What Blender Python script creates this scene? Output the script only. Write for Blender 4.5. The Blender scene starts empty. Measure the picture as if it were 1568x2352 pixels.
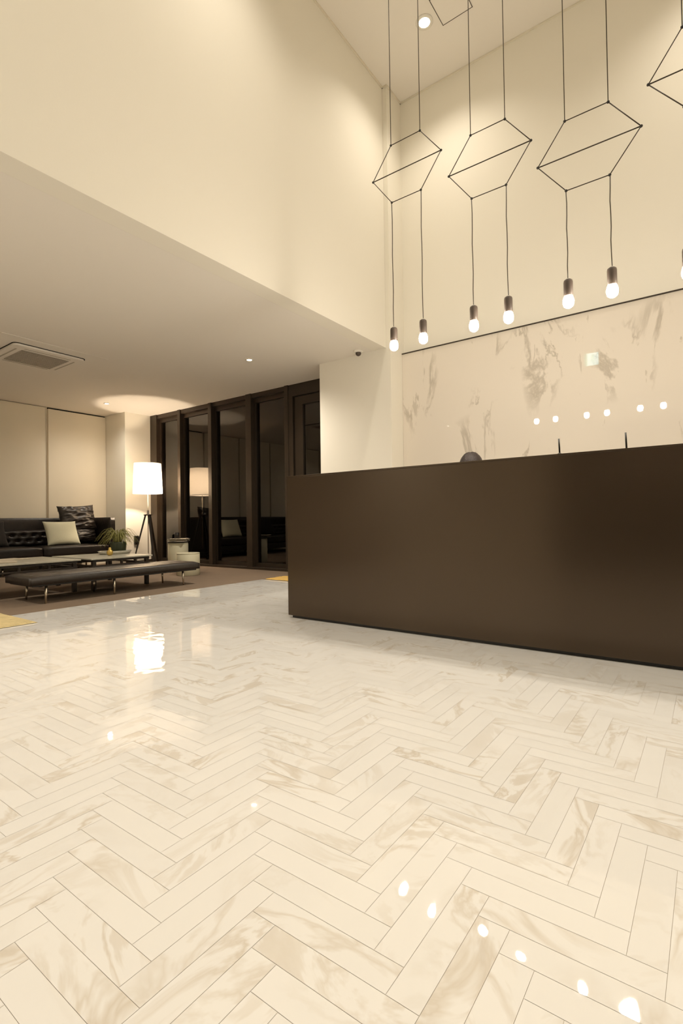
import bpy, bmesh, math, random
from mathutils import Vector, Matrix, noise
sc = bpy.context.scene
COL = sc.collection
random.seed(7)
R = math.radians

# ------------------------------------------------------------------ camera
YAW, PIT, ROL = 0.63100908, 0.01525075, -0.01427072
fwd = Vector((-math.sin(YAW)*math.cos(PIT), math.cos(YAW)*math.cos(PIT), math.sin(PIT)))
r0 = Vector((math.cos(YAW), math.sin(YAW), 0)); u0 = r0.cross(fwd)
rt = r0*math.cos(ROL)+u0*math.sin(ROL); up = -r0*math.sin(ROL)+u0*math.cos(ROL)
cd = bpy.data.cameras.new('camera'); cam = bpy.data.objects.new('camera', cd); COL.objects.link(cam)
cd.sensor_fit = 'VERTICAL'; cd.sensor_height = 36.0; cd.lens = 36.0*1164.1/2352
cd.clip_start = .02; cd.clip_end = 100
M = Matrix((rt, up, -fwd)).transposed().to_4x4(); M.translation = (0, 0, .8)
cam.matrix_world = M
sc.camera = cam

# ------------------------------------------------------------------ world, exposure
w = bpy.data.worlds.new('night'); sc.world = w; w.use_nodes = True
w.node_tree.nodes['Background'].inputs[0].default_value = (.02, .025, .04, 1)
w.node_tree.nodes['Background'].inputs[1].default_value = .15
sc.view_settings.view_transform = 'Standard'; sc.view_settings.look = 'None'
sc.view_settings.gamma = 1; sc.view_settings.use_curve_mapping = False
sc.view_settings.exposure = 0.06
sc.cycles.use_denoising = True
sc.cycles.max_bounces = 12; sc.cycles.diffuse_bounces = 8; sc.cycles.glossy_bounces = 5
sc.cycles.transparent_max_bounces = 12
sc.cycles.caustics_reflective = False; sc.cycles.caustics_refractive = False
sc.cycles.sample_clamp_indirect = 8

# light levels
WARM = (1.0, .905, .765)
HALL_SPOT = 130.0       # each downlight of the tall hall ceiling
LOUNGE_SPOT = 74.0       # each downlight of the lounge ceiling
BULB_EMIT = 195.0        # pendant bulbs
LAMP_W = 74.0           # floor lamp bulb

# ------------------------------------------------------------------ materials
def nodes_of(name):
    m = bpy.data.materials.new(name); m.use_nodes = True
    nt = m.node_tree; b = nt.nodes['Principled BSDF']
    return m, nt, b
def mat(name, c, rough=.5, metal=0, spec=.5, bump=0, bscale=40, var=0, vscale=6, coat=0):
    m, nt, b = nodes_of(name)
    b.inputs['Base Color'].default_value = (*c, 1); b.inputs['Roughness'].default_value = rough
    b.inputs['Metallic'].default_value = metal; b.inputs['Specular IOR Level'].default_value = spec
    b.inputs['Coat Weight'].default_value = coat
    tc = nt.nodes.new('ShaderNodeTexCoord')
    if var:
        n = nt.nodes.new('ShaderNodeTexNoise'); n.inputs['Scale'].default_value = vscale; n.inputs['Detail'].default_value = 4
        nt.links.new(tc.outputs['Object'], n.inputs['Vector'])
        mx = nt.nodes.new('ShaderNodeMix'); mx.data_type = 'RGBA'
        mx.inputs[6].default_value = (*[v*(1-var) for v in c], 1); mx.inputs[7].default_value = (*[min(1, v*(1+var)) for v in c], 1)
        nt.links.new(n.outputs['Fac'], mx.inputs[0]); nt.links.new(mx.outputs[2], b.inputs['Base Color'])
    if bump:
        n = nt.nodes.new('ShaderNodeTexNoise'); n.inputs['Scale'].default_value = bscale; n.inputs['Detail'].default_value = 3
        nt.links.new(tc.outputs['Object'], n.inputs['Vector'])
        bp = nt.nodes.new('ShaderNodeBump'); bp.inputs['Strength'].default_value = bump; bp.inputs['Distance'].default_value = .01
        nt.links.new(n.outputs['Fac'], bp.inputs['Height']); nt.links.new(bp.outputs[0], b.inputs['Normal'])
    return m
def emit(name, c, s):
    m, nt, b = nodes_of(name)
    b.inputs['Base Color'].default_value = (.8, .8, .8, 1)
    b.inputs['Emission Color'].default_value = (*c, 1); b.inputs['Emission Strength'].default_value = s
    return m
def ramp(nt, stops):
    r = nt.nodes.new('ShaderNodeValToRGB'); e = r.color_ramp.elements
    while len(e) < len(stops): e.new(.5)
    for k, (p, v) in enumerate(stops):
        e[k].position = p; e[k].color = (v, v, v, 1) if not isinstance(v, tuple) else (*v, 1)
    return r
def math_node(nt, op, a, b):
    n = nt.nodes.new('ShaderNodeMath'); n.operation = op
    for i, x in enumerate((a, b)):
        if isinstance(x, (int, float)): n.inputs[i].default_value = x
        else: nt.links.new(x, n.inputs[i])
    return n.outputs[0]

M_wall = mat('cream_paint', (.80, .765, .68), .85, bump=.03, bscale=60)
M_ceil = mat('ceiling_paint', (.80, .76, .70), .9, bump=.03, bscale=50)
M_panel = mat('panel_paint', (.74, .69, .58), .75)
M_dark = mat('dark_bronze_frame', (.040, .028, .018), .38, metal=.3, var=.15)
M_black = mat('black_metal', (.012, .010, .008), .4, var=.1)
M_counter = mat('bronze_steel', (.075, .053, .034), .18, metal=.5, spec=.5, bump=.012, bscale=5, var=.08, vscale=1.5)
M_leather = mat('black_leather', (.013, .009, .007), .40, spec=.4, bump=.35, bscale=25, var=.2)
M_leather_b = mat('brown_leather', (.021, .015, .011), .42, spec=.6, bump=.3, bscale=22, var=.2)
M_chrome = mat('brushed_steel', (.62, .56, .46), .25, metal=1)
M_wood = mat('dark_wood', (.022, .014, .008), .45, var=.3, vscale=12)
M_fabric = mat('sage_fabric', (.52, .52, .40), .95, bump=.15, bscale=120, var=.06)
M_darkfab = mat('dark_fabric', (.018, .015, .013), .95, bump=.15, bscale=120)
M_cream = mat('cream_lacquer', (.60, .57, .42), .55, var=.05)
M_cable = mat('bronze_cable', (.045, .032, .018), .5)
M_sock = mat('grey_socket', (.07, .05, .038), .5, var=.1)
M_white = mat('white_plastic', (.8, .77, .7), .5)
M_gold = mat('gold_ceramic', (.55, .38, .10), .35, metal=.5, var=.2, vscale=30)
M_pot = mat('dark_glazed_pot', (.030, .038, .016), .35, var=.2)
M_leaf = mat('leaf', (.26, .25, .075), .55, var=.4, vscale=25)
M_soil = mat('soil', (.03, .02, .012), .95, bump=.6)
M_stone = mat('veined_stone', (.42, .40, .33), .3, var=.35, vscale=18)
M_paper = mat('newsprint', (.50, .44, .34), .9, var=.3, vscale=30)
M_skin = mat('skin', (.62, .40, .28), .55)
M_hair = mat('brown_hair', (.020, .010, .008), .5, bump=.6, bscale=80, var=.3)
M_cloth = mat('dark_uniform', (.03, .03, .035), .9)
M_rug = mat('straw_rug', (.58, .47, .24), .95, bump=1.0, bscale=90, var=.3, vscale=14)
M_mat2 = mat('yellow_mat', (.62, .40, .11), .95, bump=.6, bscale=90, var=.15, vscale=14)
M_grille = mat('grille_plastic', (.42, .38, .32), .7)
M_slot = mat('slot_black', (.02, .016, .012), .8)
M_rubber = mat('rubber', (.02, .02, .02), .8)
M_carpet = mat('brown_carpet', (.200, .145, .100), .97, bump=.5, bscale=300, var=.14, vscale=3)
M_bulb = emit('bulb_glow', (1.0, .90, .75), BULB_EMIT)
M_dl = emit('downlight_glow', (1.0, .88, .70), 22)
M_dl_low = emit('downlight_glow_small', (1.0, .86, .68), 26)
M_green = emit('green_lit_plastic', (.10, .95, .75), 4.5)
M_signwhite = emit('white_lit_plastic', (.55, .95, 1.0), 8)

def glass_mat():
    m = bpy.data.materials.new('window_glass'); m.use_nodes = True; nt = m.node_tree; nt.nodes.clear()
    o = nt.nodes.new('ShaderNodeOutputMaterial'); mx = nt.nodes.new('ShaderNodeMixShader')
    t = nt.nodes.new('ShaderNodeBsdfTransparent'); t.inputs[0].default_value = (.62, .62, .6, 1)
    g = nt.nodes.new('ShaderNodeBsdfGlossy'); g.inputs['Roughness'].default_value = 0.0; g.inputs[0].default_value = (.9, .85, .8, 1)
    f = nt.nodes.new('ShaderNodeFresnel'); f.inputs[0].default_value = 1.9
    nt.links.new(f.outputs[0], mx.inputs[0]); nt.links.new(t.outputs[0], mx.inputs[1]); nt.links.new(g.outputs[0], mx.inputs[2])
    nt.links.new(mx.outputs[0], o.inputs[0]); return m
M_glass = glass_mat()

def shade_mat():
    m = bpy.data.materials.new('lampshade_linen'); m.use_nodes = True; nt = m.node_tree; nt.nodes.clear()
    o = nt.nodes.new('ShaderNodeOutputMaterial'); mx = nt.nodes.new('ShaderNodeMixShader'); mx.inputs[0].default_value = .55
    d = nt.nodes.new('ShaderNodeBsdfDiffuse'); d.inputs[0].default_value = (.85, .80, .72, 1)
    t = nt.nodes.new('ShaderNodeBsdfTranslucent'); t.inputs[0].default_value = (.95, .87, .76, 1)
    nt.links.new(d.outputs[0], mx.inputs[1]); nt.links.new(t.outputs[0], mx.inputs[2]); nt.links.new(mx.outputs[0], o.inputs[0]); return m
M_shade = shade_mat()

def floor_mat():
    m, nt, b = nodes_of('marble_herringbone')
    L = nt.links.new
    at = nt.nodes.new('ShaderNodeAttribute'); at.attribute_name = 'tileco'
    tl = nt.nodes.new('ShaderNodeAttribute'); tl.attribute_name = 'tilt'
    rn = nt.nodes.new('ShaderNodeAttribute'); rn.attribute_name = 'rnd'
    mp = nt.nodes.new('ShaderNodeMapping'); mp.inputs['Scale'].default_value = (2.8, 5.0, 5); L(at.outputs['Vector'], mp.inputs[0])
    n1 = nt.nodes.new('ShaderNodeTexNoise'); n1.inputs['Scale'].default_value = 1.0; n1.inputs['Detail'].default_value = 5
    n1.inputs['Roughness'].default_value = .55; n1.inputs['Distortion'].default_value = .9; L(mp.outputs[0], n1.inputs['Vector'])
    # ridge veins: |n-.5|
    rid = math_node(nt, 'ABSOLUTE', math_node(nt, 'SUBTRACT', n1.outputs['Fac'], .5), 0)
    vein = ramp(nt, [(0.0, 1.0), (.012, .75), (.045, 0.0)]); L(rid, vein.inputs[0])
    n2 = nt.nodes.new('ShaderNodeTexNoise'); n2.inputs['Scale'].default_value = .55; n2.inputs['Detail'].default_value = 2
    L(mp.outputs[0], n2.inputs['Vector'])
    msk = ramp(nt, [(.44, 0.0), (.60, 1.0)]); L(n2.outputs['Fac'], msk.inputs[0])
    v = math_node(nt, 'MULTIPLY', vein.outputs[0], msk.outputs[0])
    # broad clouds
    blob = ramp(nt, [(.585, 0.0), (.615, .6), (.70, .8)]); L(n1.outputs['Fac'], blob.inputs[0])
    v2 = math_node(nt, 'MAXIMUM', math_node(nt, 'MULTIPLY', v, .9), math_node(nt, 'MULTIPLY', blob.outputs[0], math_node(nt, 'ADD', math_node(nt, 'MULTIPLY', msk.outputs[0], .75), .25)))
    plain = ramp(nt, [(.25, .2), (.55, 1.0)]); L(rn.outputs['Fac'], plain.inputs[0]); v2 = math_node(nt, 'MULTIPLY', v2, plain.outputs[0])
    mx = nt.nodes.new('ShaderNodeMix'); mx.data_type = 'RGBA'; mx.inputs[6].default_value = (.785, .775, .755, 1); mx.inputs[7].default_value = (.62, .565, .49, 1)
    L(v2, mx.inputs[0])
    mx2 = nt.nodes.new('ShaderNodeMix'); mx2.data_type = 'RGBA'; mx2.blend_type = 'MULTIPLY'; mx2.inputs[0].default_value = 1
    tone = ramp(nt, [(0.0, .965), (1.0, 1.0)]); L(rn.outputs['Fac'], tone.inputs[0])
    L(mx.outputs[2], mx2.inputs[6]); L(tone.outputs[0], mx2.inputs[7]); L(mx2.outputs[2], b.inputs['Base Color'])
    b.inputs['Roughness'].default_value = .022; b.inputs['Specular IOR Level'].default_value = .5
    nb = nt.nodes.new('ShaderNodeTexNoise'); nb.inputs['Scale'].default_value = 9; nb.inputs['Detail'].default_value = 1
    L(at.outputs['Vector'], nb.inputs['Vector'])
    bp = nt.nodes.new('ShaderNodeBump'); bp.inputs['Strength'].default_value = 1; bp.inputs['Distance'].default_value = .0008
    L(nb.outputs['Fac'], bp.inputs['Height'])
    add = nt.nodes.new('ShaderNodeVectorMath'); add.operation = 'ADD'; L(bp.outputs[0], add.inputs[0]); L(tl.outputs['Vector'], add.inputs[1])
    nm = nt.nodes.new('ShaderNodeVectorMath'); nm.operation = 'NORMALIZE'; L(add.outputs[0], nm.inputs[0]); L(nm.outputs[0], b.inputs['Normal'])
    return m
M_floor = floor_mat()
M_grout = mat('grout', (.58, .53, .45), .8)

VEINS = [(-2.22, 1.68, .38, .36, .20), (-3.02, 2.25, .20, .40, .20), (-2.80, 2.55, .16, .40, .18), (-1.55, 2.45, .13, .60, .20), (-1.42, 2.25, .16, .30, .16), (-.80, 2.31, .20, .40, .20), (-1.99, 2.76, .14, .20, .18), (-.40, 2.68, .16, .25, .18), (-.50, 2.2, .12, .25, .14)]
def wall_marble():
    m, nt, b = nodes_of('marble_slab')
    L = nt.links.new
    tc = nt.nodes.new('ShaderNodeTexCoord')
    mp = nt.nodes.new('ShaderNodeMapping'); mp.inputs['Scale'].default_value = (1.9, 1, .85); mp.inputs['Location'].default_value = (.35, 0, 1.2)
    L(tc.outputs['Object'], mp.inputs[0])
    n1 = nt.nodes.new('ShaderNodeTexNoise'); n1.inputs['Scale'].default_value = .95; n1.inputs['Detail'].default_value = 6
    n1.inputs['Roughness'].default_value = .6; n1.inputs['Distortion'].default_value = .55; L(mp.outputs[0], n1.inputs['Vector'])
    rid = math_node(nt, 'ABSOLUTE', math_node(nt, 'SUBTRACT', n1.outputs['Fac'], .5), 0)
    vein = ramp(nt, [(0.0, 1.0), (.006, .6), (.017, 0.0)]); L(rid, vein.inputs[0])
    n2 = nt.nodes.new('ShaderNodeTexNoise'); n2.inputs['Scale'].default_value = 1.3; n2.inputs['Detail'].default_value = 3
    mp2 = nt.nodes.new('ShaderNodeMapping'); mp2.inputs['Location'].default_value = (7.3, 2, 1); L(tc.outputs['Object'], mp2.inputs[0]); L(mp2.outputs[0], n2.inputs['Vector'])
    msk = ramp(nt, [(.50, 0.0), (.60, 1.0)]); L(n2.outputs['Fac'], msk.inputs[0])
    v = math_node(nt, 'MULTIPLY', vein.outputs[0], msk.outputs[0])
    mp3 = nt.nodes.new('ShaderNodeMapping'); mp3.inputs['Scale'].default_value = (5.5, 1, 1.0); mp3.inputs['Location'].default_value = (3, 0, 5); L(tc.outputs['Object'], mp3.inputs[0])
    n3 = nt.nodes.new('ShaderNodeTexNoise'); n3.inputs['Scale'].default_value = 1.0; n3.inputs['Detail'].default_value = 5; n3.inputs['Roughness'].default_value = .65; L(mp3.outputs[0], n3.inputs['Vector'])
    # where the slabs show their strongest figure
    boost = 0.0
    for cx, cz, sx, sz, amp in VEINS:
        m4 = nt.nodes.new('ShaderNodeMapping'); m4.vector_type = 'POINT'
        m4.inputs['Scale'].default_value = (1/sx, 0, 1/sz); m4.inputs['Location'].default_value = (-cx/sx, 0, -cz/sz); L(tc.outputs['Object'], m4.inputs[0])
        ln = nt.nodes.new('ShaderNodeVectorMath'); ln.operation = 'LENGTH'; L(m4.outputs[0], ln.inputs[0])
        boost = math_node(nt, 'ADD', boost, math_node(nt, 'MULTIPLY', math_node(nt, 'MAXIMUM', math_node(nt, 'SUBTRACT', 1.0, ln.outputs['Value']), 0.0), amp))
    acc = math_node(nt, 'ADD', math_node(nt, 'MULTIPLY', n3.outputs['Fac'], .93), math_node(nt, 'MULTIPLY', boost, .85))
    bl = ramp(nt, [(.635, 0.0), (.65, .45), (.78, .7)]); L(acc, bl.inputs[0])
    wide = ramp(nt, [(0.0, 1.0), (.016, .7), (.040, 0.0)]); L(rid, wide.inputs[0])
    v = math_node(nt, 'MAXIMUM', v, math_node(nt, 'MULTIPLY', wide.outputs[0], math_node(nt, 'MINIMUM', math_node(nt, 'MULTIPLY', boost, 9.0), 1.0)))
    v2 = math_node(nt, 'MAXIMUM', math_node(nt, 'MULTIPLY', v, .8), bl.outputs[0])
    mx = nt.nodes.new('ShaderNodeMix'); mx.data_type = 'RGBA'; mx.inputs[6].default_value = (.74, .68, .60, 1); mx.inputs[7].default_value = (.44, .39, .32, 1)
    L(v2, mx.inputs[0]); L(mx.outputs[2], b.inputs['Base Color'])
    b.inputs['Roughness'].default_value = .012
    return m
M_slab = wall_marble()

# ------------------------------------------------------------------ mesh helpers
def link(o, parent=None):
    COL.objects.link(o)
    if parent is not None: o.parent = parent
    return o
def obj(name, bm, m, parent=None, smooth=False, loc=None):
    me = bpy.data.meshes.new(name); bmesh.ops.recalc_face_normals(bm, faces=bm.faces)
    bm.to_mesh(me); bm.free(); me.materials.append(m)
    if smooth:
        for p in me.polygons: p.use_smooth = True
    o = bpy.data.objects.new(name, me); link(o, parent)
    if loc is not None: o.location = loc
    return o
def box(x0, x1, y0, y1, z0, z1, bev=0, bm=None, seg=2):
    b = bmesh.new()
    bmesh.ops.create_cube(b, size=1)
    for v in b.verts:
        v.co = Vector((x0+(v.co.x+.5)*(x1-x0), y0+(v.co.y+.5)*(y1-y0), z0+(v.co.z+.5)*(z1-z0)))
    if bev: bmesh.ops.bevel(b, geom=b.edges[:], offset=bev, segments=seg, affect='EDGES', profile=.6)
    if bm is None: return b
    me = bpy.data.meshes.new('t'); b.to_mesh(me); b.free(); bm.from_mesh(me); bpy.data.meshes.remove(me); return bm
def lathe(prof, seg=40, c=(0, 0, 0), bm=None, caps=True):
    bm = bm or bmesh.new(); rings = []
    for r_, z in prof:
        rings.append([bm.verts.new((c[0]+r_*math.cos(2*math.pi*k/seg), c[1]+r_*math.sin(2*math.pi*k/seg), c[2]+z)) for k in range(seg)])
    for a, b in zip(rings, rings[1:]):
        for k in range(seg): bm.faces.new((a[k], a[(k+1) % seg], b[(k+1) % seg], b[k]))
    if caps:
        if prof[0][0] > 1e-5: bm.faces.new(rings[0][::-1])
        if prof[-1][0] > 1e-5: bm.faces.new(rings[-1])
    return bm
def tube(pts, r_, seg=8, bm=None, r2=None):
    bm = bm or bmesh.new(); pts = [Vector(p) for p in pts]; rings = []
    n = len(pts)
    for i, p in enumerate(pts):
        d = (pts[min(i+1, n-1)]-pts[max(i-1, 0)]).normalized()
        a = d.orthogonal().normalized() if abs(d.z) > .99 else d.cross(Vector((0, 0, 1))).normalized()
        b = d.cross(a); rr = r_ if r2 is None else r_+(r2-r_)*i/(n-1)
        rings.append([bm.verts.new(p+a*rr*math.cos(2*math.pi*k/seg)+b*rr*math.sin(2*math.pi*k/seg)) for k in range(seg)])
    for a, b in zip(rings, rings[1:]):
        for k in range(seg): bm.faces.new((a[k], a[(k+1) % seg], b[(k+1) % seg], b[k]))
    bm.faces.new(rings[0][::-1]); bm.faces.new(rings[-1]); return bm
def ball(c, r_, bm=None, sz=(1, 1, 1)):
    bm = bm or bmesh.new()
    bmesh.ops.create_icosphere(bm, subdivisions=2, radius=r_, matrix=Matrix.Translation(c) @ Matrix.Diagonal((*sz, 1)))
    return bm
def thing(name, label, cat, loc=(0, 0, 0), rz=0, group=None):
    o = bpy.data.objects.new(name, None); o.location = loc; o.rotation_euler = (0, 0, rz); o.empty_display_size = .1
    COL.objects.link(o); o['label'] = label; o['category'] = cat
    if group: o['group'] = group
    return o
def tag(o, label, cat, group=None):
    o['label'] = label; o['category'] = cat
    if group: o['group'] = group
    return o
def struct(o, label, cat):
    o['kind'] = 'structure'; o['label'] = label; o['category'] = cat; return o
def copy_tree(o, parent=None):
    c = o.copy(); COL.objects.link(c); c.parent = parent
    for ch in o.children: copy_tree(ch, c)
    return c

# ------------------------------------------------------------------ room shell
ZL, ZU = 2.93, 6.21            # lounge ceiling, hall ceiling
# marble floor: herringbone tiles 0.0635 x 0.3175
def build_floor():
    W_, N = .0635, 5
    X0, X1, Y0, Y1 = -4.98, 4.0, -2.4, 5.76
    ox, oy = -1.095, .4175
    bm = bmesh.new()
    tco = bm.loops.layers.float_vector.new('tileco')
    tlt = bm.faces.layers.float_vector.new('tilt') ; rnd = bm.faces.layers.float.new('rnd')
    g = .0004
    def add(cx0, cy0, cx1, cy1, vert):
        a0, b0, a1, b1 = max(ox+cx0*W_+g, X0), max(oy+cy0*W_+g, Y0), min(ox+cx1*W_-g, X1), min(oy+cy1*W_-g, Y1)
        if a1-a0 < .004 or b1-b0 < .004: return
        f = bm.faces.new([bm.verts.new((x, y, 0)) for x, y in ((a0, b0), (a1, b0), (a1, b1), (a0, b1))])
        off = Vector((random.uniform(0, 60), random.uniform(0, 60), random.uniform(0, 60)))
        sg = random.choice((-1, 1))
        for l in f.loops:
            p = l.vert.co
            l[tco] = (Vector((p.y, p.x*sg, 0)) if vert else Vector((p.x, p.y*sg, 0)))+off
        f[tlt] = (random.gauss(0, .0032), random.gauss(0, .0032), 0); f[rnd] = random.random()
    i0, i1 = int((Y0-oy)/W_)-8, int((Y1-oy)/W_)+8
    for i in range(i0, i1):                                 # tile step up-left
        j0, j1 = int(((X0-ox)/W_+i)/(2*N))-2, int(((X1-ox)/W_+i)/(2*N))+2
        for j in range(j0, j1):
            bx = -i+2*N*j
            add(bx, i, bx+N, i+1, False)
            add(bx+N, i-0, bx+N+1, i+N, True) if False else add(bx+N, i, bx+N+1, i+N, True)
    o = obj('floor', bm, M_floor)
    return o
fl = struct(build_floor(), 'polished white marble floor laid in herringbone with beige veins', 'floor')
obj('grout_bed', box(-4.98, 4.0, -2.4, 5.76, -.06, -.0012), M_grout, fl)
carpet = bmesh.new(); box(-9.8, -4.98, -2.4, 6.2, -.06, 0, bm=carpet); 
struct(obj('floor', carpet, M_carpet), 'brown carpet floor of the lounge', 'floor')
# strip of carpet in front of the door, on the same level, laid over the marble's end
struct(obj('floor', box(-4.98, -3.3, 4.96, 5.76, -.001, .003), M_carpet), 'strip of brown carpet before the glass door', 'floor')
struct(obj('floor', box(-4.98, -3.3, 5.76, 6.2, -.06, .003), M_carpet), 'carpet under the door threshold', 'floor')

struct(obj('ceiling', box(-9.8, -3.421, -2.4, 6.3, ZL, ZL+.12), M_ceil), 'low plastered lounge ceiling', 'ceiling')
struct(obj('ceiling', box(-3.23, 4.1, -2.5, 5.9, ZU, ZU+.12), M_ceil), 'high plastered ceiling over the hall', 'ceiling')
struct(obj('wall_left', box(-3.42, -3.232, -2.4, 5.408, ZL, ZU+.12), M_wall), 'tall cream wall above the lounge opening', 'wall')
struct(obj('wall_column', box(-4.29, -3.17, 5.41, 6.2, 0, ZU+.1), M_wall), 'cream column between glass door and marble wall', 'wall')
struct(obj('wall_back', box(-3.17, 4.1, 5.76, 5.9, 0, ZU+.1), M_wall), 'cream wall above the marble cladding', 'wall')
slab = struct(obj('wall_cladding', box(-3.168, 4.0, 5.70, 5.758, 0, 2.905), M_slab), 'glossy veined marble cladding behind the reception counter', 'wall')
struct(obj('trim_1', box(-3.168, 4.0, 5.69, 5.758, 2.906, 2.917), M_dark), 'thin dark metal trim along the top of the marble', 'trim')
struct(obj('wall_right', box(4.0, 4.12, -2.5, 5.9, 0, ZU+.1), M_wall), 'cream wall on the right of the hall', 'wall')
# front wall, behind the camera, with the dark glazed entrance
wf = bmesh.new(); box(-9.8, -2.1, -2.52, -2.4, 0, ZU+.1, bm=wf); box(-2.1, 4.1, -2.52, -2.4, 3.1, ZU+.1, bm=wf); box(3.6, 4.1, -2.52, -2.4, 0, 3.1, bm=wf)
struct(obj('wall_front', wf, M_wall), 'cream wall around the entrance glazing', 'wall')
# shadow gap lines at the edges of the tall ceiling
g1 = bmesh.new(); box(-3.231, -3.215, -2.4, 5.42, ZU-.018, ZU-.001, bm=g1); box(-3.17, 4.0, 5.744, 5.7595, ZU-.018, ZU-.001, bm=g1)
box(-3.231, -3.155, 5.395, 5.409, ZU-.018, ZU-.001, bm=g1); box(-3.169, -3.155, 5.41, 5.76, ZU-.018, ZU-.001, bm=g1)
struct(obj('trim_2', g1, M_panel), 'slim shadow gap moulding round the high ceiling', 'trim')

# lounge side wall behind the sofa: tall flush panels, then the return and the lit wall
struct(obj('wall_lounge', box(-9.95, -9.78, -2.4, 5.6, 0, ZL), M_wall), 'lounge side wall behind the panels', 'wall')
for k, (y0, y1) in enumerate(((4.30, 5.385), (3.18, 4.25), (2.06, 3.13), (.94, 2.01), (-.18, .89), (-1.3, -.23), (-2.38, -1.35))):
    pnl = struct(obj('wall_panel', box(-9.78, -9.73, y0, y1, .0, ZL-(.028 if k == 0 else .012), .004), M_panel),
        ['cream sliding wall panel beside the corner, dark gap above it', 'cream sliding wall panel behind the middle of the sofa'][min(k, 1)], 'wall')
struct(obj('trim_3', box(-9.80, -9.765, 4.3, 5.385, ZL-.027, ZL-.001), M_slot), 'dark recess above the right wall panel', 'trim')
struct(obj('wall_return', box(-9.95, -9.05, 5.39, 6.2, 0, ZL), M_wall), 'projecting cream wall lit by the floor lamp', 'wall')
struct(obj('baseboard_left', box(-9.05, -9.035, 5.39, 5.93, 0, .07), M_dark), 'dark baseboard on the projecting wall', 'baseboard')

# glazed wall: posts, header, sill, panes
YF, YG, YB = 5.93, 6.04, 6.12
def post(x0, x1, n, lab, y0=YF):
    b = bmesh.new(); box(x0, x1, y0, YB, 0.0, ZL, .003, bm=b)
    return struct(obj('trim_%d' % n, b, M_dark), lab, 'trim')
posts = [(-9.05, -8.84, 'dark bronze end post beside the lit wall'), (-8.17, -8.09, 'dark bronze post beside the floor lamp'), (-7.28, -7.19, 'dark bronze post behind the drum tables'),
         (-6.31, -6.18, 'wide dark bronze post in the middle of the glazing'), (-5.43, -5.35, 'dark bronze post beside the glass door')]
for i, (a, b_, lab) in enumerate(posts): post(a, b_, 4+i, lab)
hd = bmesh.new(); box(-9.05, -4.28, YF+.02, YB, ZL-.075, ZL-.001, bm=hd)
struct(obj('trim_9', hd, M_dark), 'dark bronze header under the lounge ceiling', 'trim')
struct(obj('trim_10', box(-9.05, -5.35, YF-.03, YB, 0.0, .035, .004), M_dark), 'dark bronze sill at the foot of the glazing', 'trim')
for i in range(4):
    a, b_ = posts[i][1], posts[i+1][0]
    wn = thing('window_%d' % (i+1), '', 'window', (a, YG, 0)); wn['kind'] = 'structure'
    wn['label'] = ['tall dark pane beside the lit wall', 'tall dark pane reflecting the floor lamp', 'tall dark pane reflecting a ceiling light', 'tall dark pane next to the glass door'][i]
    w_ = b_-a
    fr = bmesh.new()
    box(0, .03, -.03, .03, .035, ZL-.075, bm=fr); box(w_-.03, w_, -.03, .03, .035, ZL-.075, bm=fr)
    box(.03, w_-.03, -.03, .03, ZL-.15, ZL-.075, bm=fr); box(.03, w_-.03, -.03, .03, .035, .10, bm=fr)
    obj('window_frame', fr, M_dark, wn)
    obj('pane', box(.03, w_-.03, -.004, .004, .10, ZL-.15), M_glass, wn)
dr = thing('door_1', 'dark framed glass door beside the cream column', 'door', (-5.35, 5.99, 0)); dr['kind'] = 'structure'
fr = bmesh.new(); box(0, .09, -.05, .06, 0, ZL-.075, .004, bm=fr); box(.09, 1.06, -.05, .06, 2.74, ZL-.075, bm=fr)
obj('door_jamb', fr, M_dark, dr)
lf = bmesh.new(); box(.105, .27, -.02, .05, .01, 2.73, .004, bm=lf); box(.27, 1.06, -.02, .05, 2.60, 2.73, bm=lf); box(.27, 1.06, -.02, .05, .01, .18, bm=lf); box(.98, 1.06, -.02, .05, .18, 2.6, bm=lf)
obj('door_leaf', lf, M_dark, dr)
obj('pane', box(.27, .98, .012, .02, .18, 2.60), M_glass, dr)
hb = tube([(.19, -.02, .95), (.19, -.07, .95), (.19, -.07, 1.25), (.19, -.02, 1.25)], .010)
obj('door_handle', hb, M_chrome, dr, True)
# entrance glazing behind the camera
for k in range(4):
    wn = thing('window_%d' % (k+5), 'dark entrance glazing bay in the wall behind the viewer', 'window', (-2.1+k*1.425, -2.45, 0)); wn['kind'] = 'structure'
    fr = bmesh.new(); box(0, .06, -.05, .05, 0, 3.1, bm=fr); box(1.365, 1.425, -.05, .05, 0, 3.1, bm=fr); box(.06, 1.365, -.05, .05, 3.0, 3.1, bm=fr); box(.06, 1.365, -.05, .05, 0, .1, bm=fr)
    obj('window_frame', fr, M_dark, wn); obj('pane', box(.06, 1.365, -.004, .004, .1, 3.0), M_glass, wn)

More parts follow.
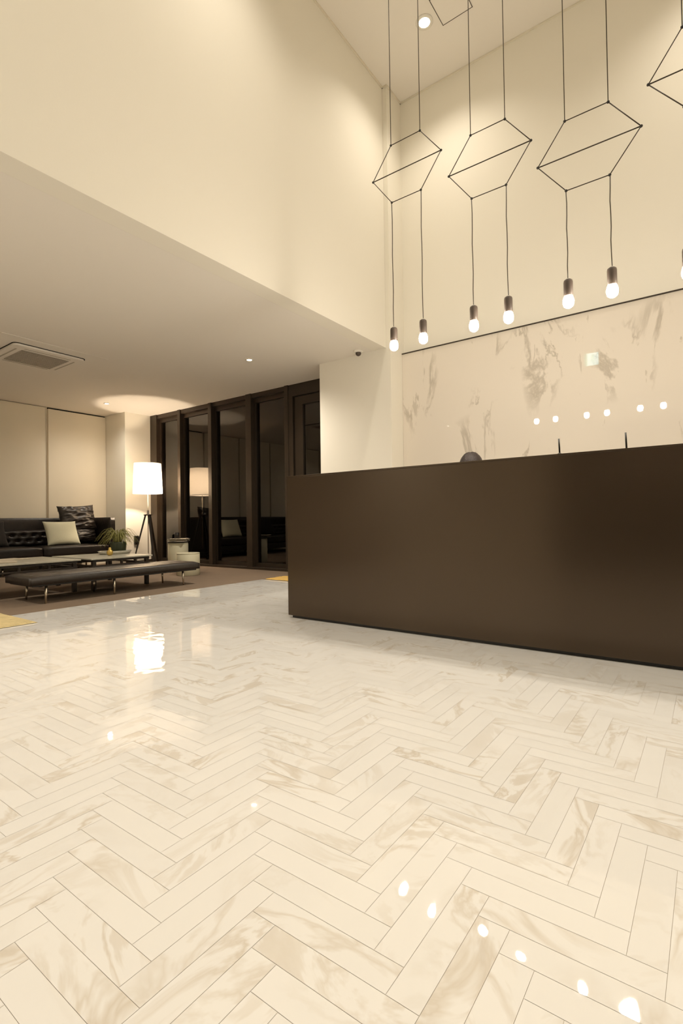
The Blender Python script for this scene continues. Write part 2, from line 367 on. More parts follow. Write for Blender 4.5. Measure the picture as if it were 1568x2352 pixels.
# ------------------------------------------------------------------ ceiling fittings
def downlight(x, y, z, r_, label, glow, watts, ang, group, vis=True):
    t = thing('downlight', label, 'ceiling light', (x, y, z), group=group)
    obj('trim_ring', lathe([(r_*.80, -.001), (r_*1.25, -.001), (r_*1.25, -.006), (r_*.86, -.010), (r_*.80, -.010), (r_*.80, -.001)], 28, caps=False), M_white, t, True)
    obj('lamp_lens', lathe([(0.0001, -.003), (r_*.80, -.003), (r_*.80, -.007), (0.0001, -.0075)], 24, caps=False), glow, t)
    ld = bpy.data.lights.new('downlight_beam', 'SPOT'); ld.energy = watts; ld.color = WARM; ld.spot_size = R(ang); ld.spot_blend = 1.0; ld.shadow_soft_size = r_*.8
    lo = bpy.data.objects.new('downlight_beam', ld); lo.location = (0, 0, -.02); link(lo, t)
    return t
for x in (-2.42, .25, 2.85):
    for y in (4.97, 2.6, .25, -1.7):
        lab = 'round downlight in the high ceiling beside the access hatch' if (x, y) == (-2.42, 4.97) else 'round high ceiling downlight, %s of the %s row' % (('nearest the marble wall', 'second from the marble wall', 'third from the marble wall', 'farthest from the marble wall')[(4.97, 2.6, .25, -1.7).index(y)], {-2.42: 'left', .25: 'middle', 2.85: 'right'}[x])
        downlight(x, y, ZU, .075, lab, M_dl, HALL_SPOT, 132, 'downlights of the high ceiling')
for x, y, lab in ((-4.88, 4.67, 'small downlight in the low ceiling in front of the glass wall'), (-8.65, 4.81, 'small downlight in the low ceiling near the floor lamp'),
                  (-4.86, .55, 'small downlight in the low ceiling, left of the picture'), (-4.86, -1.6, 'added unseen downlight in the low ceiling, close to the entrance wall'), (-8.6, .55, 'added unseen downlight in the low ceiling, over the far sofa end')):  # entrance-wall and far-sofa lamps are out of view, added to brighten the lounge
    downlight(x, y, ZL, .042, lab, M_dl_low, LOUNGE_SPOT*(2.6 if x > -6 else 1), 150, 'downlights of the low ceiling')

# access hatch
t = thing('access_hatch', 'square access hatch outlined in the high ceiling', 'hatch', (-2.105, 4.96, ZU))
hf = bmesh.new()
for a in ((-.17, -.164, -.17, .17), (.164, .17, -.17, .17), (-.17, .17, -.17, -.164), (-.17, .17, .164, .17)): box(a[0], a[1], a[2], a[3], -.004, -.0005, bm=hf)
obj('hatch_frame', hf, M_cable, t); obj('hatch_panel', box(-.163, .163, -.163, .163, -.003, -.0005), M_ceil, t)

# air conditioner cassette
t = thing('ceiling_air_conditioner', 'square cassette air conditioner set in the low ceiling', 'air conditioner', (-6.915, 2.92, ZL))
obj('mounting_panel', box(-.62, .62, -.62, .60, -.006, -.0005, .002), M_ceil, t)
def rounded(sz, r_, z0, z1, bm=None, h=1.0):
    bm = bm or bmesh.new(); pts = []
    for cx, cy, a0 in ((1, 1, 0), (-1, 1, 90), (-1, -1, 180), (1, -1, 270)):
        for k in range(7):
            a = R(a0+15*k); pts.append((cx*(sz-r_)+r_*math.cos(a), (cy*(sz*h-r_)+r_*math.sin(a))))
    lo = [bm.verts.new((*p, z0)) for p in pts]; hi = [bm.verts.new((*p, z1)) for p in pts]; n = len(pts)
    bm.faces.new(lo[::-1]); bm.faces.new(hi)
    for k in range(n): bm.faces.new((lo[k], lo[(k+1) % n], hi[(k+1) % n], hi[k]))
    return bm
obj('seal', rounded(.425, .06, -.013, -.006), M_slot, t)
obj('cover', rounded(.415, .055, -.035, -.0125), M_ceil, t)
gr = bmesh.new()
for k in range(26): box(-.26, .26, -.275+k*.0215, -.275+k*.0215+.011, -.042, -.035, bm=gr)
for k in range(9): box(-.262+k*.0645, -.256+k*.0645, -.275, .275, -.0425, -.035, bm=gr)
obj('intake_grille', gr, M_grille, t)
sl = bmesh.new()
for a in ((-.33, -.31, -.27, .27), (.31, .33, -.27, .27), (-.27, .27, -.35, -.33), (-.27, .27, .33, .35)): box(*a, -.0362, -.035, bm=sl)
obj('air_outlet', sl, M_grille, t)

# dome camera
t = thing('security_camera', 'small dark dome security camera on the low ceiling', 'camera', (-3.56, 5.28, ZL))
obj('mount', lathe([(.060, -.0005), (.062, -.012), (.052, -.024), (.036, -.026)], 32), M_white, t, True)
obj('dome', lathe([(.034, -.0262), (.036, -.034), (.033, -.048), (.024, -.060), (.010, -.068), (.0005, -.070)], 28), M_sock, t, True)

# exit sign on the wall behind the camera (seen mirrored in the marble)
t = thing('exit_sign', 'lit green and white running figure exit sign above the entrance, mirrored in the marble', 'sign', (-2.33, -2.4, 4.68))
obj('housing', box(-.17, .17, .0005, .045, -.165, .165, .005), M_white, t)
obj('green_face', box(-.16, .16, .045, .048, -.155, .155), M_green, t)
obj('white_face', box(-.09, .155, .048, .050, -.150, .150), M_signwhite, t)
fg = bmesh.new(); fg = ball((.03, .052, .09), .024, sz=(1, .2, 1))
for p in (((.03, .052, .06), (.015, .052, -.01)), ((.015, .052, -.01), (.06, .052, -.05)), ((.06, .052, -.05), (.05, .052, -.11)), ((.015, .052, -.01), (-.02, .052, -.06)), ((-.02, .052, -.06), (-.06, .052, -.07)),
          ((.03, .052, .055), (.075, .052, .02)), ((.03, .052, .055), (-.02, .052, .03))): tube(p, .009, 6, fg)
obj('running_figure', fg, M_green, t)

# ------------------------------------------------------------------ pendant lamps
YP = 3.608
def pendant(x1, x2, ztop, zmid, zbot, zb, label):
    cx = (x1+x2)/2; hw = (x2-x1)/2; ow = hw+.178
    t = thing('pendant_lamp', label, 'pendant lamp', (cx, YP, ZU), group='wire frame pendants over the reception counter')
    P = lambda x, z: (x, 0, z-ZU)
    V = [P(-hw, ztop), P(hw, ztop), P(ow, zmid), P(hw, zbot), P(-hw, zbot), P(-ow, zmid)]
    f = bmesh.new()
    for i in range(6): tube((V[i], V[(i+1) % 6]), .0033, 6, f)
    tube((V[5], V[2]), .0040, 6, f)
    obj('hexagon_frame', f, M_cable, t, True)
    for v in V: obj('joint', ball(v, .0095), M_black, t, True)
    for s in (-1, 1):
        obj('suspension_cable', tube((P(s*hw, ZU-.03), P(s*hw+s*.0, ztop)), .0031, 6), M_cable, t, True)
        obj('ceiling_rose', lathe([(.03, -.0005), (.03, -.02), (.022, -.032), (.004, -.034)], 24, (s*hw, 0, 0)), M_cable, t, True)
        wob = [P(s*hw+.0022*math.sin(k*1.9+s), zbot+(zb+.16-zbot)*k/7) for k in range(8)]
        obj('lamp_cable', tube(wob, .0034, 6), M_cable, t, True)
        c = (s*hw, 0, zb-ZU)
        obj('socket', lathe([(.004, .150), (.016, .150), (.0265, .142), (.029, .130), (.029, .040), (.027, .036)], 28, c), M_sock, t, True)
        obj('bulb', lathe([(.020, .038), (.029, .030), (.0345, .008), (.0345, -.010), (.029, -.028), (.016, -.039), (.0005, -.042)], 28, c), M_bulb, t, True)
    return t
pendant(-2.078, -1.812, 3.884, 3.648, 3.408, 2.222, 'wire hexagon pendant with two bulbs, nearest the cream column')
pendant(-1.396, -1.140, 3.652, 3.416, 3.176, 2.222, 'wire hexagon pendant with two bulbs, second from the column')
pendant(-.742, -.482, 3.444, 3.204, 2.974, 2.228, 'lowest hung wire hexagon pendant, third from the column')
pendant(-.084, .174, 3.694, 3.440, 3.216, 2.228, 'wire hexagon pendant cut by the right edge of the picture')

# ------------------------------------------------------------------ reception counter
CY0, CY1, CZ = 3.124, 3.80, 1.166
t = thing('reception_counter', 'long dark bronze metal reception counter', 'counter', (-2.84, CY0, 0))
obj('front_panel', box(0, 6.2, 0, .03, .022, CZ-.012, .0015), M_counter, t)
obj('side_panel', box(.0, .03, .0305, CY1-CY0, .022, CZ-.012, .0015), M_counter, t)
obj('side_panel', box(6.17, 6.2, .0305, CY1-CY0, .022, CZ-.012, .0015), M_counter, t)
obj('countertop', box(-.002, 6.202, -.002, .34, CZ-.0115, CZ, .002), M_counter, t)
obj('plinth', box(.03, 6.17, .02, CY1-CY0-.02, 0, .022), M_black, t)
obj('staff_desk', box(.03, 6.17, .031, CY1-CY0, .72, .75, .002), M_wood, t)
# flat tray and two black pens standing on the counter
tag(obj('document_tray', box(-1.0, -.385, 3.22, 3.40, CZ+.0005, CZ+.010, .002), M_sock), 'thin grey tray lying on the reception counter', 'tray')
for x, h_, lab in ((-.736, .095, 'upright black pen at the middle of the grey tray'), (-.381, .102, 'upright black pen at the right end of the grey tray')):
    p = thing('pen', lab, 'pen', (x, 3.25, CZ+(.0105 if x < -.5 else .0005)), group='pens on the counter')
    obj('holder', lathe([(.012, 0), (.012, .004), (.006, .009)], 20), M_black, p, True)
    obj('barrel', tube(((0, 0, .009), (-.003, 0, h_)), .0048, 10), M_black, p, True)

# ------------------------------------------------------------------ receptionist seated behind the counter
def skin_mesh(name, verts, edges, m, parent, sub=2):
    me = bpy.data.meshes.new(name); me.from_pydata([v[:3] for v in verts], edges, []); me.materials.append(m)
    o = bpy.data.objects.new(name, me); link(o, parent)
    md = o.modifiers.new('skin', 'SKIN'); md.use_smooth_shade = True
    for i, v in enumerate(verts):
        s = me.skin_vertices[0].data[i]; s.radius = (v[3], v[4] if len(v) > 4 else v[3])
    me.skin_vertices[0].data[0].use_root = True
    o.modifiers.new('sub', 'SUBSURF').levels = sub; o.modifiers['sub'].render_levels = sub
    return o
pr_ = thing('person', 'person seated behind the reception counter, only dark brown hair showing', 'person', (-1.665, 4.2, 0), R(0))
def person():
    v = [(0, 0, .52, .13, .12)]; e = []
    def add(par, *p): v.append(p); e.append((par, len(v)-1)); return len(v)-1
    s = add(0, 0, -.01, .68, .125, .10); s = add(s, 0, 0, .84, .14, .11); ch = add(s, 0, .01, .96, .13, .09)
    nk = add(ch, 0, -.01, 1.06, .055, .055); nk = add(nk, 0, -.03, 1.12, .052, .055); add(nk, 0, -.03, 1.22, .078, .095); add(len(v)-1, 0, -.02, 1.29, .07, .08)
    for sx in (-1, 1):
        a = add(ch, sx*.16, .01, .97, .055); a = add(a, sx*.21, -.02, .84, .045); a = add(a, sx*.23, -.06, .74, .038); a = add(a, sx*.19, -.20, .775, .034); h = add(a, sx*.16, -.29, .785, .026, .018)
        h = add(h, sx*.15, -.33, .785, .036, .014)
        for q, ln in ((-.03, .055), (-.01, .07), (.01, .072), (.03, .062)):
            f1 = add(h, sx*.15+q, -.375, .787, .009); add(f1, sx*.15+q, -.375-ln*.7, .775, .008)
        th = add(h, sx*.15-sx*.045, -.34, .785, .010); add(th, sx*.15-sx*.06, -.375, .778, .008)
        l = add(0, sx*.10, -.06, .50, .085); l = add(l, sx*.12, -.38, .50, .062); l = add(l, sx*.12, -.38, .28, .052); l = add(l, sx*.12, -.36, .09, .038); add(l, sx*.12, -.46, .035, .035, .03)
    return v, e
v_, e_ = person()
skin_mesh('body', v_, e_, M_skin, pr_)
# jacket, trousers over the body
jv = [(0, 0, .54, .15, .14), (0, -.01, .68, .145, .12), (0, 0, .84, .16, .13), (0, .01, .965, .145, .105), (0, 0, 1.03, .075, .075)]; je = [(0, 1), (1, 2), (2, 3), (3, 4)]
for sx in (-1, 1):
    n = len(jv); jv += [(sx*.16, .01, .97, .068), (sx*.215, -.02, .84, .058), (sx*.235, -.06, .74, .052), (sx*.2, -.18, .775, .046)]; je += [(3, n), (n, n+1), (n+1, n+2), (n+2, n+3)]
skin_mesh('jacket', jv, je, M_cloth, pr_)
tv = [(0, 0, .52, .15, .13)]; te = []
for sx in (-1, 1):
    n = len(tv); tv += [(sx*.10, -.06, .50, .10), (sx*.12, -.38, .50, .076), (sx*.12, -.38, .28, .066), (sx*.12, -.36, .12, .056)]; te += [(0, n), (n, n+1), (n+1, n+2), (n+2, n+3)]
skin_mesh('trousers', tv, te, M_cloth, pr_)
def head():
    bm = bmesh.new(); bmesh.ops.create_uvsphere(bm, u_segments=32, v_segments=24, radius=1)
    for q in bm.verts:
        x, y, z = q.co
        k = 1-.25*max(0, -z)**1.5
        q.co = (x*.074*k, y*.093*(1-.12*max(0, -z)), z*.112)
        if y < -.75 and abs(x) < .22 and -.35 < z < .1: q.co.y -= .018*(1-abs(x)/.22)
    return bm
hb = head(); obj('face', hb, M_skin, pr_, True, (0, -.035, 1.245))
for sx in (-1, 1):
    obj('eye', ball((sx*.03, -.118, 1.255), .011, sz=(1, .5, .7)), M_hair, pr_, True)
    obj('ear', ball((sx*.076, -.03, 1.24), .028, sz=(.35, .7, 1.1)), M_skin, pr_, True)
obj('mouth', tube(((-.024, -.118, 1.19), (0, -.123, 1.188), (.024, -.118, 1.19)), .004, 6), M_gold, pr_, True)
bm = bmesh.new(); bmesh.ops.create_uvsphere(bm, u_segments=48, v_segments=32, radius=1)
dele = []
for q in bm.verts:
    x, y, z = q.co
    if (y < -.55 and z < -.05): dele.append(q); continue
    if z < -.75: dele.append(q); continue
    s = 1+.03*noise.noise(Vector((x*6, y*3, z*3)))+.012*math.sin(x*40)
    q.co = (x*.098*s, y*.112*s, z*.125*s)
    q.co.z -= .006*math.exp(-(x*8)**2)*(1 if z > .3 else 0)
bmesh.ops.delete(bm, geom=dele, context='VERTS')
hr = obj('hair', bm, M_hair, pr_, True, (0, -.02, 1.245)); hr.modifiers.new('s', 'SOLIDIFY').thickness = .012
# her chair
t = thing('office_chair', 'dark office chair behind the reception counter, hidden under the seated person', 'chair', (-1.665, 4.22, 0))
obj('seat', box(-.24, .24, -.24, .24, .36, .42, .02), M_cloth, t, True)
obj('pole', tube(((0, 0, .06), (0, 0, .37)), .025, 12), M_black, t, True)
obj('backrest', box(-.20, .20, .17, .21, .55, .92, .015), M_cloth, t, True)
obj('back_strut', box(-.03, .03, .19, .22, .38, .56), M_black, t)
for k in range(5):
    a = 2*math.pi*k/5+.3; q = (.27*math.cos(a), .27*math.sin(a))
    l = obj('leg', tube(((0, 0, .08), (q[0], q[1], .06)), .016, 8), M_black, t, True)
    obj('castor', ball((q[0], q[1], .027), .027, sz=(1, 1, 1)), M_rubber, l, True)

# ------------------------------------------------------------------ floor lamp
LX, LY = -8.36, 5.42
t = thing('floor_lamp', 'lit white drum shade floor lamp on a dark wooden tripod', 'lamp', (LX, LY, 0))
sh = lathe([(.258, 1.335), (.235, 1.885)], 56, caps=False)
so = obj('lamp_shade', sh, M_shade, t, True)
rbot = lathe([(.2575, 1.332), (.2595, 1.332), (.2595, 1.340), (.2575, 1.340), (.2575, 1.332)], 56, caps=False); rtop = lathe([(.2345, 1.880), (.2365, 1.880), (.2365, 1.888), (.2345, 1.888), (.2345, 1.880)], 56, caps=False)
obj('shade_ring', rbot, M_white, so, True); obj('shade_ring', rtop, M_white, so, True)
sp = bmesh.new()
for k in range(3): a = 2*math.pi*k/3; tube(((0, 0, 1.36), (.257*math.cos(a), .257*math.sin(a), 1.36)), .002, 6, sp)
obj('shade_spider', sp, M_chrome, so)
obj('pole', tube(((0, 0, .24), (0, 0, 1.40)), .007, 10), M_chrome, t, True)
obj('hub', lathe([(.0072, .93), (.075, .93), (.078, .945), (.02, .955), (.018, 1.02), (.008, 1.03)], 24), M_wood, t, True)
dv = Vector((LX, LY, 0)).normalized(); sv = Vector((-dv.y, dv.x, 0))*-1
for a, b_ in ((-.27, 0.0), (.10, -.26), (.17, .21)):
    d = sv*a+dv*b_; p0 = d*.16+Vector((0, 0, .94)); p1 = d+Vector((0, 0, .012))
    bm = bmesh.new(); dd = (p1-p0).normalized(); e1 = dd.cross(Vector((0, 0, 1))).normalized(); e2 = dd.cross(e1)
    vs = []
    for p, ww in ((p0, .019), (p1, .014)):
        vs.append([bm.verts.new(p+e1*sx*ww+e2*sy*ww*.8) for sx, sy in ((-1, -1), (1, -1), (1, 1), (-1, 1))])
    for k in range(4): bm.faces.new((vs[0][k], vs[0][(k+1) % 4], vs[1][(k+1) % 4], vs[1][k]))
    bm.faces.new(vs[0][::-1]); bm.faces.new(vs[1])
    lg = obj('leg', bm, M_wood, t)
    obj('foot', lathe([(.014, 0), (.015, .014)], 14, tuple(d)), M_rubber, lg)
obj('cord', tube([(0, 0, .25), (.004, .003, .12), (-.01, .02, .015), (-.12, .10, .008), (-.35, .16, .008), (-.62, .18, .010), (-.675, .18, .20), (-.672, .18, .36)], .003, 6), M_rubber, t, True)
obj('light_bulb', lathe([(.012, -.06), (.02, -.03), (.03, .0), (.022, .028), (.0005, .036)], 20, (0, 0, 1.44)), M_white, t, True).hide_render = False
ld = bpy.data.lights.new('lamp_glow', 'POINT'); ld.energy = LAMP_W; ld.color = (1, .80, .58); ld.shadow_soft_size = .03
lo = bpy.data.objects.new('lamp_glow', ld); lo.location = (0, 0, 1.50); link(lo, t)
# socket on the wall
s = thing('wall_socket', 'black socket box low on the lit wall behind the lamp', 'socket', (-9.05, 5.60, .46))
obj('socket_box', box(.0005, .04, -.045, .045, -.085, .085, .005), M_black, s)
obj('socket_plug', lathe([(.0005, -.02), (.016, -.02), (.016, .02), (.0005, .02)], 16, (.056, 0, -.02)), M_rubber, s)

# ------------------------------------------------------------------ soft furniture helpers
def cushion(w_, h_, t_, crease=0., seed=0, n=36, pinch=.10):
    """pillow in the local XZ plane, thickness on Y, base at z=0"""
    bm = bmesh.new(); G = {}
    for s in (-1, 1):
        for i in range(n+1):
            for j in range(n+1):
                if s == 1 and (i in (0, n) or j in (0, n)): G[(s, i, j)] = G[(-1, i, j)]; continue
                u, v = 2*i/n-1, 2*j/n-1
                x = u*(1-pinch*(1-v*v)*abs(u)**3*.9) if False else u*(1-pinch*.8*(1-abs(v)**2)*abs(u)**2)
                z = v*(1-pinch*.8*(1-abs(u)**2)*abs(v)**2)
                th = ((1-abs(u)**2.4)*(1-abs(v)**2.4))**.42 if abs(u) < 1 and abs(v) < 1 else 0
                y = s*th*t_/2
                if crease and th > 0:
                    p = Vector((u*1.4+seed, v*3.2, s*2+seed))
                    y += s*crease*(1-abs(noise.noise(p*1.1))*2.2)*min(1, th*1.5)*.6+s*crease*.5*noise.noise(p*3)
                G[(s, i, j)] = bm.verts.new((x*w_/2, y, (z+1)*h_/2))
        for i in range(n):
            for j in range(n):
                q = (G[(s, i, j)], G[(s, i+1, j)], G[(s, i+1, j+1)], G[(s, i, j+1)])
                if s > 0: q = q[::-1]
                bm.faces.new(q)
    return bm
def softbox(x0, x1, y0, y1, z0, z1, r_=.03, crown=.02, bm=None):
    bm = bm or bmesh.new(); b = bmesh.new()
    bmesh.ops.create_cube(b, size=2); bmesh.ops.subdivide_edges(b, edges=b.edges[:], cuts=9, use_grid_fill=True)
    hx, hy, hz = (x1-x0)/2, (y1-y0)/2, (z1-z0)/2
    for v in b.verts:
        p = Vector((v.co.x*hx, v.co.y*hy, v.co.z*hz)); q = Vector((max(-hx+r_, min(hx-r_, p.x)), max(-hy+r_, min(hy-r_, p.y)), max(-hz+r_, min(hz-r_, p.z))))
        d = p-q
        if d.length > 1e-6: p = q+d.normalized()*r_
        if v.co.z > .99: p.z += crown*(1-v.co.x**2)*(1-v.co.y**2)
        v.co = p+Vector(((x0+x1)/2, (y0+y1)/2, (z0+z1)/2))
    me = bpy.data.meshes.new('t'); b.to_mesh(me); b.free(); bm.from_mesh(me); bpy.data.meshes.remove(me); return bm

# ------------------------------------------------------------------ sofa
t = thing('sofa', 'long black leather sofa against the wall panels', 'sofa', (-9.1, 3.2, 0))
S = lambda x: x+9.1
T = lambda y: y-3.2
obj('back', softbox(S(-9.58), S(-9.40), T(1.50), T(4.96), .13, .905, .02, 0), M_leather, t, True)
for a, b_ in ((4.85, 4.96), (1.50, 1.64)):
    obj('arm', softbox(S(-9.398), S(-8.65), T(a), T(b_), .13, .905, .02, 0), M_leather, t, True)
obj('base', box(S(-9.398), S(-8.68), T(1.642), T(4.848), .13, .26, .008), M_leather, t)
for a, b_ in ((3.745, 4.84), (2.695, 3.74), (1.65, 2.69)):
    obj('seat_cushion', softbox(S(-9.39), S(-8.64), T(a), T(b_), .265, .425, .035, .022), M_leather, t, True)
def tufted(w_, h_, th, nx, nz):
    bm = bmesh.new(); NX, NZ = nx*10, nz*10; g = {}
    for i in range(NX+1):
        for j in range(NZ+1):
            u, v = i/NX, j/NZ
            ed = min(1, 10*min(v, 1-v, u*4, (1-u)*4))**.5
            d = 0
            best = 9
            for r_ in range(nz+1):
                off = .5 if r_ % 2 else 0
                uu = u*nx-off; du = (uu-round(uu)); dz = v*nz-r_
                best = min(best, math.hypot(du, dz*.9))
            y = -(th*ed-.045*math.exp(-(best/.20)**2)*ed-.012*(1-min(1, best))*ed)
            g[i, j] = bm.verts.new((u*w_, y, v*h_))
    for i in range(NX):
        for j in range(NZ): bm.faces.new((g[i, j], g[i+1, j], g[i+1, j+1], g[i, j+1]))
    b0 = [bm.verts.new((u*w_, 0, v*h_)) for u, v in ((0, 0), (1, 0), (1, 1), (0, 1))]
    bm.faces.new(b0[::-1])
    return bm
for a, b_ in ((3.35, 4.84), (1.66, 3.33)):
    o = obj('tufted_cushion', tufted(b_-a, .27, .17, 9, 3), M_leather, t, True, (S(-9.395), T(a), .435)); o.rotation_euler = (0, 0, R(90))
for x in (-9.5, -8.76):
    for y in (1.58, 3.2, 4.86):
        obj('leg', tube(((S(x), T(y), 0), (S(x), T(y), .13)), .014, 10), M_chrome, t, True)
def pillow(name, w_, h_, th, m, loc, tilt, rz, label, crease=0., seed=0, roll=0):
    o = obj(name, cushion(w_, h_, th, crease, seed), m, None, True, loc)
    o.rotation_euler = (R(tilt), R(roll), R(90+rz)); tag(o, label, 'cushion'); return o
pillow('throw_pillow', .58, .24, .20, M_leather_b, (-9.07, 4.55, .462), -16, 0, 'squashed dark leather pillow lying under the taller leather pillow', .035, 3)
pillow('throw_pillow', .64, .48, .20, M_leather_b, (-9.14, 4.56, .66), -14, -2, 'large creased dark leather pillow propped above the sofa back', .04, 9, -3)
pillow('throw_pillow', .56, .44, .15, M_fabric, (-8.86, 4.17, .44), -24, 3, 'pale sage green fabric cushion on the sofa seat', 0, 0)
pillow('throw_pillow', .62, .44, .16, M_darkfab, (-8.93, 3.06, .45), -24, 4, 'black fabric cushion at the left edge of the sofa', 0, 0)

# ------------------------------------------------------------------ bench (daybed) in front of the tables
t = thing('bench', 'long low black leather bench with slim steel legs', 'bench', (-5.66, 3.21, 0))
def tufted_top():
    bm = bmesh.new(); w_, l_ = .57, 2.03; NX, NY = 24, 84; g = {}
    for i in range(NX+1):
        for j in range(NY+1):
            u, v = i/NX, j/NY
            e = min(1, 9*min(u, 1-u))**.5*min(1, 40*min(v, 1-v))**.5
            z = .265+.022*e
            for bx in (.25, .5, .75):
                for k in range(9):
                    by = (k+.5)/9; d = math.hypot((u-bx)*w_, (v-by)*l_)
                    z -= .014*math.exp(-(d/.022)**2)
            g[i, j] = bm.verts.new(((u-.5)*w_, (v-.5)*l_, z))
    for i in range(NX):
        for j in range(NY): bm.faces.new((g[i, j], g[i+1, j], g[i+1, j+1], g[i, j+1]))
    rim = [g[i, 0] for i in range(NX+1)]+[g[NX, j] for j in range(1, NY+1)]+[g[i, NY] for i in range(NX-1, -1, -1)]+[g[0, j] for j in range(NY-1, 0, -1)]
    lo = [bm.verts.new((v.co.x, v.co.y, .195)) for v in rim]
    for k in range(len(rim)): bm.faces.new((rim[k], lo[k], lo[(k+1) % len(rim)], rim[(k+1) % len(rim)]))
    bm.faces.new(lo); return bm
obj('seat_pad', tufted_top(), M_leather_b, t, True)
obj('frame', box(-.26, .26, -.98, .98, .178, .196, .003), M_black, t)
for x in (-.20, .235):
    for y in (-.84, -.12, .79):
        obj('leg', tube(((x, y, .18), (x*1.02, y*1.01, .0)), .014, 10, r2=.009), M_chrome, t, True)

# ------------------------------------------------------------------ coffee tables
def ctable(label, x0, x1, y0, y1):
    t = thing('coffee_table', label, 'coffee table', ((x0+x1)/2, (y0+y1)/2, 0), group='low stone topped tables between sofa and bench')
    a, b_ = (x1-x0)/2, (y1-y0)/2
    obj('tabletop', box(-a, a, -b_, b_, .362, .380, .004), M_stone, t)
    fr = bmesh.new(); i = .03
    for z0, z1 in ((.335, .361), (.275, .295)):
        box(-a+i, a-i, -b_+i, -b_+i+.03, z0, z1, bm=fr); box(-a+i, a-i, b_-i-.03, b_-i, z0, z1, bm=fr)
        box(-a+i, -a+i+.03, -b_+i+.03, b_-i-.03, z0, z1, bm=fr); box(a-i-.03, a-i, -b_+i+.03, b_-i-.03, z0, z1, bm=fr)
    nn = 4
    for k in range(1, nn):
        y = -b_+i+(2*b_-2*i)*k/nn; box(a-i-.028, a-i-.002, y-.012, y+.012, .295, .335, bm=fr); box(-a+i+.002, -a+i+.028, y-.012, y+.012, .295, .335, bm=fr)
    obj('frame', fr, M_wood, t)
    for sx in (-1, 1):
        for sy in (-1, 1):
            obj('leg', box(sx*(a-.055)-.022, sx*(a-.055)+.022, sy*(b_-.055)-.022, sy*(b_-.055)+.022, 0, .334, .003), M_wood, t)
    return t
ctable('stone topped coffee table at the left edge, papers on it', -6.98, -6.0, 1.72, 3.01)
ctable('stone topped coffee table holding the potted plant', -6.92, -5.92, 3.09, 3.90)
for k, (x, y, rz, lab) in enumerate(((-6.7, 2.48, 12, 'folded newspaper at the back of the left coffee table'), (-6.35, 2.25, -20, 'folded newspaper at the front of the left coffee table'))):
    bm = bmesh.new(); box(-.15, .15, -.20, .20, 0, .004, bm=bm); box(-.148, .152, -.198, .196, .0042, .008, bm=bm); box(-.14, .14, -.2, .19, .0082, .011, bm=bm)
    o = obj('newspaper', bm, M_paper, None, loc=(x, y, .3805)); o.rotation_euler = (0, 0, R(rz)); tag(o, lab, 'newspaper', 'newspapers on the left coffee table')

# tray, plant, golden ornament
t = thing('serving_tray', 'pale stone tray under the plant on the coffee table', 'tray', (-6.56, 3.75, .3805))
tb = bmesh.new()
prof = [(0, .0), (.20, .0), (.235, .045), (.222, .045), (.19, .012), (0.0, .012)]
tb = lathe([(max(a, .0005), z) for a, z in prof], 40, caps=False)
for v in tb.verts: v.co.x *= .62
obj('dish', tb, M_stone, t, True)
t = thing('potted_plant', 'spider plant with arching leaves in a dark glazed pot', 'plant', (-6.55, 3.79, .394))
obj('pot', lathe([(.085, 0), (.098, .02), (.105, .13), (.104, .15), (.094, .15), (.090, .125), (.0005, .120)], 36), M_pot, t, True)
obj('soil', lathe([(.0005, .128), (.089, .124), (.0885, .118), (.0005, .118)], 24, caps=False), M_soil, t)
lb = bmesh.new(); random.seed(5)
for k in range(110):
    a = random.uniform(0, 2*math.pi); L_ = random.uniform(.13, .29); rise = random.uniform(.09, .20); wd = random.uniform(.004, .0075)
    sx = random.uniform(0, .04); prev = None; n = 9
    dirv = Vector((math.cos(a), math.sin(a), 0)); sd = Vector((-math.sin(a), math.cos(a), 0))
    for i in range(n+1):
        s_ = i/n; p = dirv*(sx+L_*s_*(.55+.35*s_))+Vector((0, 0, .12+rise*math.sin(min(1, s_*1.15)*math.pi*.62)*1.25-(.16*random.uniform(.8, 1.2) if False else .16)*s_**3*L_/.3))
        ww = wd*(1-s_**2*.92); cur = [lb.verts.new(p-sd*ww+Vector((0, 0, .002))), lb.verts.new(p), lb.verts.new(p+sd*ww+Vector((0, 0, .002)))]
        if prev:
            lb.faces.new((prev[0], prev[1], cur[1], cur[0])); lb.faces.new((prev[1], prev[2], cur[2], cur[1]))
        prev = cur
lo_ = obj('foliage', lb, M_leaf, t, True); lo_.modifiers.new('s', 'SOLIDIFY').thickness = .0012
tag(obj('ornament', lathe([(.0005, 0), (.026, .002), (.036, .02), (.040, .042), (.033, .062), (.018, .072), (.020, .088), (.012, .104), (.0005, .108)], 28), M_gold, None, True, (-6.30, 3.53, .3805)),
    'small golden ornament in front of the plant', 'ornament')

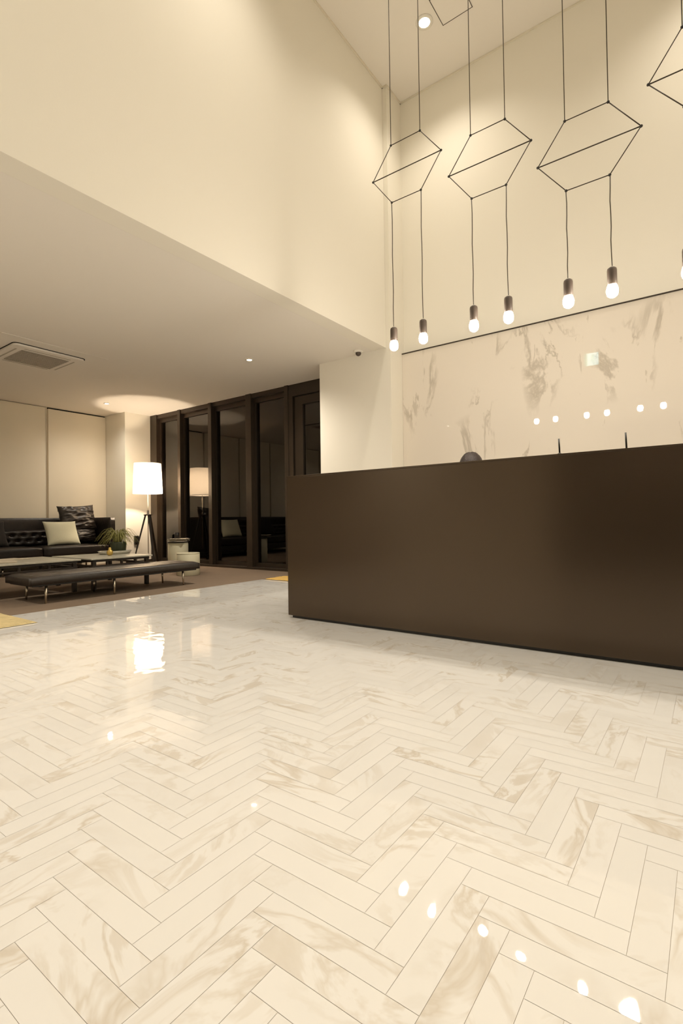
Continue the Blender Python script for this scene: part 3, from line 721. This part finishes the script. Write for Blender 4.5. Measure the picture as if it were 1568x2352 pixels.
# ------------------------------------------------------------------ drum side tables
def drum(x, y, r_, h_, label):
    t = thing('drum_stool', label, 'side table', (x, y, 0), group='cream drum side tables')
    obj('drum_body', lathe([(r_-.006, 0), (r_, .006), (r_, h_-.02), (r_-.004, h_-.0165)], 56), M_cream, t, True)
    obj('drum_top', lathe([(.0005, h_-.016), (r_-.004, h_-.016), (r_, h_-.012), (r_-.002, h_-.002), (r_-.008, h_), (.0005, h_)], 56, caps=False), M_cream, t, True)
    return t
drum(-7.06, 5.12, .160, .46, 'taller cream drum side table with papers on top, next to the glazing')
drum(-6.40, 4.82, .168, .335, 'shorter cream drum side table behind the bench end')
tag(obj('serving_tray', lathe([(.0005, 0), (.145, 0), (.170, .020), (.164, .022), (.143, .006), (.0005, .006)], 48, caps=False), M_wood, None, True, (-7.06, 5.12, .4605)), 'dark round tray on the taller drum table', 'tray')
npb = bmesh.new(); random.seed(3); n = 14; g = {}
for layer in range(3):
    for i in range(n+1):
        for j in range(n+1):
            u, v = i/n-.5, j/n-.5
            g[i, j] = npb.verts.new((u*.27+layer*.006, v*.32-layer*.008, .008+layer*.013+.010*noise.noise(Vector((u*4, v*4, layer*3.1)))+.012*abs(math.sin(v*7+layer))))
    for i in range(n):
        for j in range(n): npb.faces.new((g[i, j], g[i+1, j], g[i+1, j+1], g[i, j+1]))
o = obj('newspaper', npb, M_paper, None, True, (-7.02, 5.10, .487)); o.rotation_euler = (0, 0, R(35)); o.modifiers.new('s', 'SOLIDIFY').thickness = .003
tag(o, 'crumpled newspapers on the taller drum table', 'newspaper')
tag(obj('cup', lathe([(.030, 0), (.036, .004), (.040, .095), (.036, .095), (.031, .010), (.0005, .010)], 28), M_black, None, True, (-7.13, 5.15, .535)), 'dark cup standing on the newspapers by the glazing', 'cup')

# ------------------------------------------------------------------ mats
def rug(name, x0, x1, y0, y1, th, m, label, z=0.0):
    bm = bmesh.new(); nx, ny = 60, 60; g = {}
    for i in range(nx+1):
        for j in range(ny+1):
            x, y = x0+(x1-x0)*i/nx, y0+(y1-y0)*j/ny
            ed = i in (0, nx) or j in (0, ny)
            jit = .006 if ed else 0
            g[i, j] = bm.verts.new((x+jit*noise.noise(Vector((x*40, y*40, 0))), y+jit*noise.noise(Vector((x*40, y*40, 9))), z+(.002 if ed else th+.004*noise.noise(Vector((x*30, y*30, 2))))))
    for i in range(nx):
        for j in range(ny): bm.faces.new((g[i, j], g[i+1, j], g[i+1, j+1], g[i, j+1]))
    o = obj(name, bm, m, None, True); tag(o, label, 'rug'); return o
rug('rug', -5.50, -4.43, .55, 1.87, .012, M_rug, 'straw coloured rug at the left edge where carpet meets marble', .001)
rug('door_mat', -4.93, -4.25, 4.97, 5.36, .010, M_mat2, 'yellow mat before the glass door, mostly hidden by the counter', .004)
